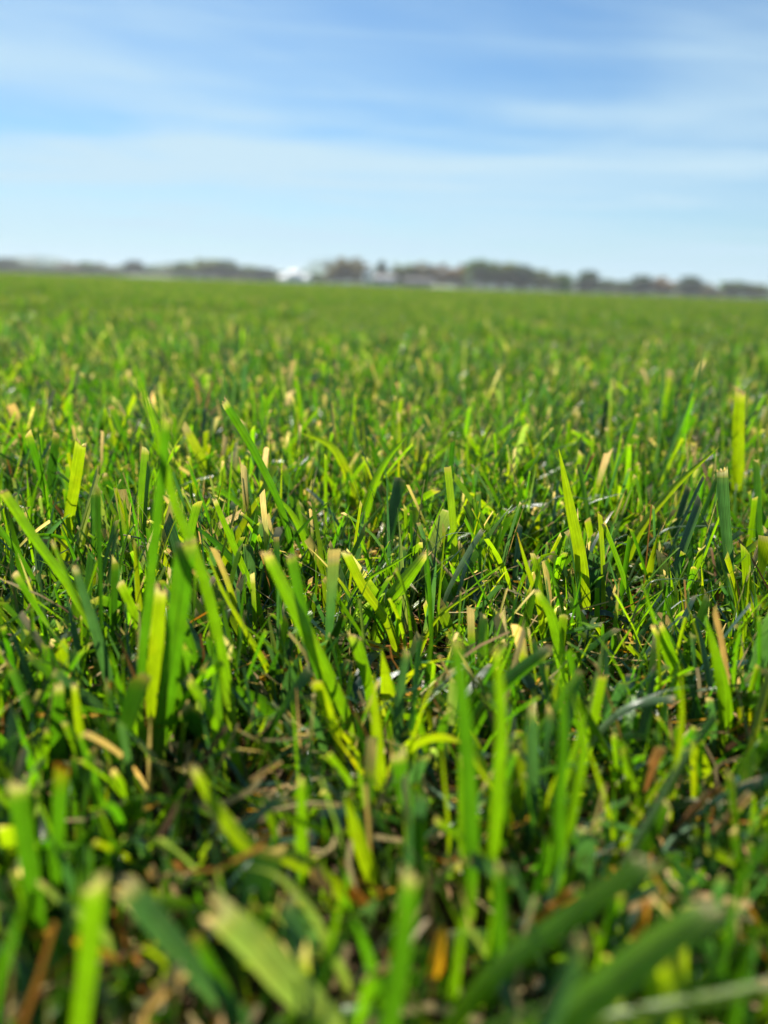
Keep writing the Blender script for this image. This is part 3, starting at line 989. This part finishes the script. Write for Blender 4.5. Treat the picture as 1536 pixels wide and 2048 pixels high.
# ------------------------------------------------------------------ skyline: trees
TREE_COL = {
    "brown": (0.112, 0.100, 0.034), "green": (0.054, 0.105, 0.024), "dark": (0.026, 0.062, 0.032),
    "olive": (0.085, 0.112, 0.030), "rust": (0.160, 0.108, 0.040),
}
M_BARK = plain_material("bark", (0.07, 0.055, 0.042), 0.9, var=0.4, scale=6)


def tube_rings(pts, radii, sides=7):
    v, f = [], []
    pts = np.asarray(pts, float)
    T = np.gradient(pts, axis=0)
    for i, (q, r_) in enumerate(zip(pts, radii)):
        tt = T[i] / np.linalg.norm(T[i])
        a = np.cross(tt, (0.3, 0.9, 0.1)); a /= np.linalg.norm(a)
        b = np.cross(tt, a)
        for j in range(sides):
            an = 2 * math.pi * j / sides
            v.append(q + r_ * (a * math.cos(an) + b * math.sin(an)))
    for i in range(len(pts) - 1):
        for j in range(sides):
            k0, k1 = i * sides + j, i * sides + (j + 1) % sides
            f.append((k0, k1, k1 + sides, k0 + sides))
    f.append(tuple(range(len(v) - sides, len(v))))
    return v, f


def tree_meshes(kind, seed, conifer=False):
    """unit tree: 10 m tall, crown about 9 m wide; returns trunk mesh, crown mesh"""
    rs = np.random.default_rng(seed)
    v, f = [], []

    def add(pts, radii):
        vv, ff = tube_rings(pts, radii)
        b = len(v)
        v.extend(vv); f.extend(tuple(i + b for i in q) for q in ff)
    tips = []
    if conifer:
        add([(0, 0, -0.1), (0, 0, 5), (0, 0, 9.6)], [0.26, 0.16, 0.03])
        for _ in range(90):
            z = rs.uniform(0.9, 9.7)
            rr = (10 - z) * 0.26
            a = rs.uniform(0, 6.283)
            tips.append((rr * math.cos(a) * rs.uniform(.4, 1), rr * math.sin(a) * rs.uniform(.4, 1), z))
        spread = 0.5
    else:
        add([(0, 0, -0.1), (0.1, 0.05, 1.6), (0.0, 0.15, 3.4), (0.2, 0, 6.0)], [0.34, 0.25, 0.2, 0.08])
        for q in range(9):
            a = q * 2.4 + rs.uniform(-.4, .4)
            z = rs.uniform(1.6, 4.2)
            ln_ = rs.uniform(2.0, 3.8)
            e = np.array([math.cos(a) * ln_, math.sin(a) * ln_, z + rs.uniform(1.2, 4.4)])
            m_ = np.array([math.cos(a) * ln_ * .5, math.sin(a) * ln_ * .5, z + 0.35 * (e[2] - z)])
            add([(0.05, 0.05, z), m_, e], [0.13, 0.08, 0.025])
            tips += [e, (e + m_) / 2 + rs.normal(0, .5, 3), m_ + rs.normal(0, .6, 3)]
        for _ in range(40):
            a, u = rs.uniform(0, 6.283), rs.uniform(-0.85, 1)
            rr = math.sqrt(max(0, 1 - u * u)) * rs.uniform(1.6, 4.3)
            tips.append((math.cos(a) * rr, math.sin(a) * rr, 5.0 + u * rs.uniform(3.0, 4.6)))
        spread = 0.85
    tm = bpy.data.meshes.new("trunk")
    tm.from_pydata([tuple(q) for q in v], [], f)
    tm.materials.append(M_BARK)
    base = np.array(TREE_COL[kind])
    V, F, C = [], [], []
    for c in tips:
        tone = rs.uniform(0.65, 1.35)
        for _ in range(60 if not conifer else 30):
            p = np.asarray(c) + rs.normal(0, spread * 0.6, 3)
            p[2] = max(p[2], 0.5)
            s = rs.uniform(0.24, 0.5)
            n_ = rs.normal(0, 1, 3); n_ /= np.linalg.norm(n_)
            a = np.cross(n_, rs.normal(0, 1, 3)); a /= np.linalg.norm(a)
            b_ = np.cross(n_, a)
            i0 = len(V)
            V += [p - a * s, p + b_ * s * .55, p + a * s, p - b_ * s * .55]
            F.append((i0, i0 + 1, i0 + 2, i0 + 3))
            C += [base * tone * rs.uniform(.85, 1.15)] * 4
    cm_o = mesh_obj("crown", np.array(V), F, M_CROWN, cols=np.array(C), smooth=False, link=False)
    return tm, cm_o.data


TREES = {}


def far_xy(px, dist):
    d = ray(px, 577 + (px - 768) * 0.0323)
    s = dist / d[1]
    return CAM[0] + s * d[0], dist


def tree(px, top_px, w_px, dist, kind, label, conifer=False):
    key = (kind, conifer)
    if key not in TREES:
        TREES[key] = tree_meshes(kind, 5 + len(TREES) * 7, conifer)
    tm, cm = TREES[key]
    X, Y = far_xy(px, dist)
    base_px = 577 + (px - 768) * 0.0323
    h = 0.92 * (base_px - top_px) * math.hypot(X, Y) / FPX
    wd = w_px * math.hypot(X, Y) / FPX
    e = bpy.data.objects.new("tree", None)
    COL.objects.link(e)
    e.location = (X, Y, 0.0)
    e.rotation_euler = (0, 0, (px * 1.7) % 6.28)
    e.scale = (wd / (4.4 if conifer else 6.6), wd / (4.4 if conifer else 6.6), h / 9.6)
    tag(e, label, "tree", "trees along the horizon")
    for nm, me in (("trunk", tm), ("crown", cm)):
        o = bpy.data.objects.new(nm, me)
        COL.objects.link(o)
        o.parent = e
    return e


T_ = tree
T_(12, 527, 46, 420, "dark", "dark tree at the far end of the hedge line beside the picture's edge")
T_(52, 536, 36, 430, "green", "low rounded tree next to the dark end tree")
T_(100, 541, 44, 440, "green", "lowest tree of the hedge line, before its small dip")
T_(140, 538, 40, 440, "brown", "small brownish tree between two low green ones")
T_(182, 533, 40, 440, "green", "slightly higher green tree over the low hedge line")
T_(225, 541, 44, 440, "olive", "low olive tree just before a small dark bump")
T_(270, 530, 36, 430, "dark", "small dark bump of a tree above the pale bank")
T_(308, 542, 36, 440, "green", "low green tree after the small dark bump")
T_(345, 539, 34, 430, "olive", "low olive tree where the skyline starts to rise")
T_(378, 532, 46, 400, "green", "green tree at the start of the raised wood")
T_(415, 526, 56, 390, "olive", "broad olive tree in the middle of the raised wood")
T_(452, 528, 46, 390, "dark", "dark tree at the end of the raised wood")
T_(495, 538, 44, 400, "green", "green tree halfway between raised wood and white house")
T_(532, 542, 40, 400, "dark", "dark low tree near the white house")
T_(560, 549, 26, 400, "olive", "smallest tree, touching the white house")
T_(640, 552, 36, 400, "green", "low green shrubby tree between white house and brown tree")
T_(676, 523, 50, 330, "brown", "round brown tree nearest the white house")
T_(706, 524, 46, 330, "brown", "second round brown tree beside the grey silo")
T_(762, 528, 34, 320, "dark", "dark pointed conifer behind the grey shed", True)
T_(806, 533, 46, 340, "olive", "olive tree behind the low grey shed")
T_(845, 532, 44, 340, "brown", "brown tree behind the pale bank's near end")
T_(882, 535, 40, 340, "rust", "rusty brown tree above the pale bank")
T_(918, 536, 40, 340, "rust", "second rusty tree before the tall dark green one")
T_(962, 524, 52, 320, "green", "tallest rounded tree after the rusty pair")
T_(1002, 529, 48, 320, "olive", "tall olive tree beside the tallest rounded one")
T_(1040, 534, 46, 320, "dark", "dark tree where the wood steps down")
T_(1078, 543, 44, 340, "olive", "olive tree on the falling end of the wood")
T_(1115, 550, 40, 350, "green", "last low tree of the wood above a lone bush")
T_(1172, 546, 42, 350, "dark", "lone dark hump of a tree past the wood")
T_(1208, 562, 34, 380, "green", "low green tree after the lone dark hump")
T_(1245, 565, 34, 380, "green", "green tree starting the far hedge")
T_(1280, 555, 40, 370, "dark", "dark higher tree in the far hedge")
T_(1322, 561, 44, 370, "rust", "rusty tree in the far hedge")
T_(1376, 557, 40, 360, "dark", "dark peaked tree standing out of the far hedge")
T_(1420, 574, 40, 380, "brown", "lowest brownish tree near the hedge's end")
T_(1465, 567, 44, 370, "green", "green tree near the end of the far hedge")
T_(1510, 572, 44, 370, "olive", "olive tree ending the hedge at the picture's edge")

# one low far-off wood running behind, nobody could count it
rs = np.random.default_rng(77)
V, F, C = [], [], []
for px in range(-500, 2100, 5):
    d_ = 520 + rs.uniform(-15, 15)
    X, Y = far_xy(px, d_)
    hgt = (8.0 if px < 620 else 6.5 if px > 1150 else 12.0) * (0.8 + 0.35 * math.sin(px * 0.021) + 0.2 * rs.random())
    tone = rs.uniform(0.7, 1.3)
    kc = np.array(TREE_COL[rs.choice(["brown", "green", "olive", "dark"])])
    for _ in range(190):
        p = np.array([X + rs.normal(0, 1.6), Y + rs.normal(0, 2), rs.random() ** 2.0 * hgt])
        if p[2] > hgt * 1.15:
            continue
        s = rs.uniform(0.3, 0.6)
        a = rs.normal(0, 1, 3); a /= np.linalg.norm(a)
        b_ = np.cross(a, rs.normal(0, 1, 3)); b_ /= np.linalg.norm(b_)
        i0 = len(V)
        V += [p - a * s, p + b_ * s * .6, p + a * s, p - b_ * s * .6]
        F.append((i0, i0 + 1, i0 + 2, i0 + 3))
        C += [kc * tone] * 4
tag(mesh_obj("far_woods", np.array(V), F, M_CROWN, cols=np.array(C), smooth=False),
    "low hazy belt of woods along the whole horizon", "woods", kind="stuff")

# ------------------------------------------------------------------ skyline: buildings
M_WHITE = plain_material("white_wall", (0.80, 0.80, 0.78), 0.6, var=0.05, scale=1.0)
M_ROOFW = plain_material("pale_roof", (0.85, 0.85, 0.85), 0.45, var=0.08, scale=2.0)
M_TIN = plain_material("white_tin", (0.66, 0.67, 0.69), 0.70, spec=0.4, var=0.05)
M_GREY = plain_material("grey_metal", (0.42, 0.44, 0.46), 0.5, var=0.12, scale=1.5)
M_ROOFD = plain_material("dark_roof", (0.075, 0.085, 0.11), 0.6, var=0.2, scale=1.5)
M_GLASS = plain_material("window_glass", (0.03, 0.04, 0.05), 0.08, 0.6, var=0.1)
M_BARN = plain_material("weathered_board", (0.17, 0.16, 0.15), 1.0, spec=0.0, var=0.2, scale=1.5)
M_TRIM = plain_material("door_paint", (0.18, 0.20, 0.22), 0.5, var=0.1)


def box(cx, cy, cz, sx, sy, sz):
    v = [(cx + a * sx / 2, cy + b * sy / 2, cz + c * sz / 2) for a in (-1, 1) for b in (-1, 1) for c in (-1, 1)]
    f = [(0, 1, 3, 2), (4, 6, 7, 5), (0, 4, 5, 1), (2, 3, 7, 6), (0, 2, 6, 4), (1, 5, 7, 3)]
    return v, f


def bx(name, parent, mat, *dims):
    v, f = box(*dims)
    return mesh_obj(name, v, f, mat, parent=parent, smooth=False)


def gable_roof(name, parent, mat, cx, cy, z, sx, sy, h, along='y', over=0.35, th=0.16):
    """two slopes with thickness, ridge along x or y"""
    v, f = [], []
    hx, hy = sx / 2 + over, sy / 2 + over
    for top in (0, th):
        if along == 'y':
            v += [(cx - hx, cy - hy, z + top), (cx, cy - hy, z + h + top), (cx + hx, cy - hy, z + top),
                  (cx - hx, cy + hy, z + top), (cx, cy + hy, z + h + top), (cx + hx, cy + hy, z + top)]
        else:
            v += [(cx - hx, cy - hy, z + top), (cx - hx, cy, z + h + top), (cx - hx, cy + hy, z + top),
                  (cx + hx, cy - hy, z + top), (cx + hx, cy, z + h + top), (cx + hx, cy + hy, z + top)]
    f = [(0, 3, 4, 1), (1, 4, 5, 2), (6, 7, 10, 9), (7, 8, 11, 10), (0, 1, 7, 6), (1, 2, 8, 7), (3, 9, 10, 4), (4, 10, 11, 5), (0, 6, 9, 3), (2, 5, 11, 8)]
    return mesh_obj(name, v, f, mat, parent=parent, smooth=False)


def gable_wall(name, parent, mat, cx, cy, sx, sy, h, gh, along='y'):
    """a block whose two end walls rise to the ridge"""
    hx, hy = sx / 2, sy / 2
    v = [(cx - hx, cy - hy, 0), (cx + hx, cy - hy, 0), (cx + hx, cy + hy, 0), (cx - hx, cy + hy, 0),
         (cx - hx, cy - hy, h), (cx + hx, cy - hy, h), (cx + hx, cy + hy, h), (cx - hx, cy + hy, h)]
    if along == 'y':
        v += [(cx, cy - hy, h + gh), (cx, cy + hy, h + gh)]
        f = [(0, 1, 5, 8, 4), (2, 3, 7, 9, 6), (1, 2, 6, 5), (3, 0, 4, 7)]
    else:
        v += [(cx - hx, cy, h + gh), (cx + hx, cy, h + gh)]
        f = [(0, 1, 5, 4), (2, 3, 7, 6), (1, 2, 6, 9, 5), (3, 0, 4, 8, 7)]
    return mesh_obj(name, v, f, mat, parent=parent, smooth=False)


def window(parent, x, y, z, w=0.9, h=1.2):
    fr = bx("window", parent, M_ROOFW, x, y - 0.03, z, w + 0.2, 0.10, h + 0.2)
    bx("pane", fr, M_GLASS, x, y - 0.09, z, w, 0.04, h)
    bx("sill", fr, M_ROOFW, x, y - 0.10, z - h / 2 - 0.16, w + 0.3, 0.18, 0.08)


def building(name, px, dist, label, cat):
    e = bpy.data.objects.new(name, None)
    COL.objects.link(e)
    X, Y = far_xy(px, dist)
    e.location = (X, Y, 0)
    e.rotation_euler = (0, 0, -math.atan2(X, Y))
    return tag(e, label, cat)


H1 = building("farmhouse", 590, 300, "white farmhouse with a taller middle and two low wings, bright tin roofs", "house")
gable_wall("wall", H1, M_WHITE, 0, 0, 5.0, 7, 3.6, 2.0, 'x')
gable_roof("roof", H1, M_TIN, 0, 0, 3.6, 5.0, 7, 2.0, 'x')
for sx in (-1, 1):
    gable_wall("wall", H1, M_WHITE, sx * 4.8, 0.3, 4.4, 6.4, 1.7, 1.85, 'x')
    gable_roof("roof", H1, M_TIN, sx * 5.0, 0.3, 1.7, 4.0, 6.4, 1.85, 'x')
    window(H1, sx * 4.8, -2.9, 0.95, 0.9, 0.9)
for sx in (-1, 1):
    window(H1, sx * 1.4, -3.5, 2.4, 0.8, 1.1)
d_ = bx("door", H1, M_TRIM, 0, -3.54, 1.05, 1.0, 0.08, 2.1)
bx("handle", d_, M_GREY, 0.36, -3.61, 1.0, 0.06, 0.06, 0.16)
H1.rotation_euler.z -= R(24)
H1.scale = (0.8, 0.8, 0.8)
c_ = bx("chimney", H1, M_WHITE, 0.9, 1.5, 6.2, 0.6, 0.6, 1.3)

S1 = building("silo", 735, 300, "tall pale grey silo between a brown tree and a dark conifer", "silo")
v, f = tube_rings([(0, 0, 0), (0, 0, 3.0), (0, 0, 5.6)], [1.15, 1.15, 1.15], 20)
mesh_obj("body", v, f, M_GREY, parent=S1)
v, f = tube_rings([(0, 0, 5.6), (0, 0, 6.1), (0, 0, 6.5), (0, 0, 6.65)], [1.22, 1.0, 0.5, 0.15], 20)
mesh_obj("dome", v, f, M_ROOFW, parent=S1)
for q in range(4):
    v, f = tube_rings([(0, 0, 1.0 + q * 1.25), (0, 0, 1.1 + q * 1.25)], [1.19, 1.19], 20)
    mesh_obj("hoop", v, f, M_TRIM, parent=S1)

B1 = building("shed", 768, 285, "dark roofed shed with a pale front below a dark conifer", "shed")
gable_wall("wall", B1, M_GREY, 0, 0, 7.0, 7, 2.2, 1.5, 'x')
gable_roof("roof", B1, M_ROOFD, 0, 0, 2.2, 7.0, 7, 1.5, 'x')
d_ = bx("door", B1, M_TRIM, -1.6, -3.54, 1.0, 1.8, 0.08, 2.0)
bx("handle", d_, M_GREY, -0.85, -3.61, 1.0, 0.06, 0.06, 0.2)
window(B1, 1.7, -3.5, 1.2, 1.1, 0.8)

B2 = building("barn", 838, 295, "long low grey barn in front of brown trees", "barn")
gable_wall("wall", B2, M_BARN, 0, 0, 10.5, 7, 1.9, 1.2, 'x')
gable_roof("roof", B2, M_BARN, 0, 0, 1.9, 10.5, 7, 1.2, 'x')
for q in (-3, 0, 3):
    window(B2, q, -3.5, 1.1, 1.0, 0.7)

M_PALE = plain_material("dry_bank", (0.30, 0.34, 0.22), 0.9, var=0.25, scale=0.8)


def bank(px, dist, ln_, h, label):
    X, Y = far_xy(px, dist)
    v, f = [], []
    n_ = 16
    for i in range(n_ + 1):
        u = i / n_ * 2 - 1
        hh = h * (1 - u ** 4) * (0.85 + 0.15 * math.sin(i * 2.1))
        v += [(u * ln_ / 2, -1.2, 0), (u * ln_ / 2, -0.4, hh * .8), (u * ln_ / 2, 0.1, hh), (u * ln_ / 2, 1.4, 0)]
    for i in range(n_):
        for j in range(3):
            a = i * 4 + j
            f.append((a, a + 4, a + 5, a + 1))
    o = mesh_obj("field_bank", v, f, M_PALE)
    o.location = (X, Y, 0)
    o.rotation_euler = (0, 0, -math.atan2(X, Y))
    tag(o, label, "bank", kind="structure")


bank(300, 250, 15, 0.7, "low pale green bank at the field edge under the hedge line")
bank(885, 230, 8, 0.75, "low pale bank at the field edge before rusty trees")

# lone dark bush out in the field
rs = np.random.default_rng(9)
V, F, C = [], [], []
for _ in range(500):
    p = rs.normal(0, 1, 3) * (0.34, 0.34, 0.5) + (0, 0, 1.0)
    p[2] = max(0.1, p[2])
    s = rs.uniform(0.06, 0.14)
    a = rs.normal(0, 1, 3); a /= np.linalg.norm(a)
    b_ = np.cross(a, rs.normal(0, 1, 3)); b_ /= np.linalg.norm(b_)
    i0 = len(V)
    V += [p - a * s, p + b_ * s * .6, p + a * s, p - b_ * s * .6]
    F.append((i0, i0 + 1, i0 + 2, i0 + 3))
    C += [np.array(TREE_COL["dark"]) * rs.uniform(.8, 1.5)] * 4
bush = bpy.data.objects.new("bush", None)
COL.objects.link(bush)
X, Y = far_xy(1131, 130)
bush.location = (X, Y, 0.0)
tag(bush, "lone small dark bush standing out in the field", "bush")
v, f = tube_rings([(0, 0, -0.05), (0.03, 0, 0.5), (0, 0.04, 1.2)], [0.05, 0.04, 0.015])
mesh_obj("stem", v, f, M_BARK, parent=bush)
mesh_obj("foliage", np.array(V), F, M_CROWN, cols=np.array(C), smooth=False, parent=bush)

# ------------------------------------------------------------------ haze over the field
HAZE = 0.00034
if HAZE:
    v, f = box(0, 300, 6.5, 2600, 1400, 15)
    k = Nodes("haze_air")
    pv = k.n("ShaderNodeVolumePrincipled")
    pv.inputs['Color'].default_value = (0.90, 0.95, 1.0, 1)
    pv.inputs['Density'].default_value = HAZE
    pv.inputs['Anisotropy'].default_value = 0.3
    k.l(pv.outputs[0], k.out.inputs['Volume'])
    hz = mesh_obj("haze", v, f, k.m, smooth=False)
    tag(hz, "thin pale haze in the air over the whole field", "haze", kind="stuff")
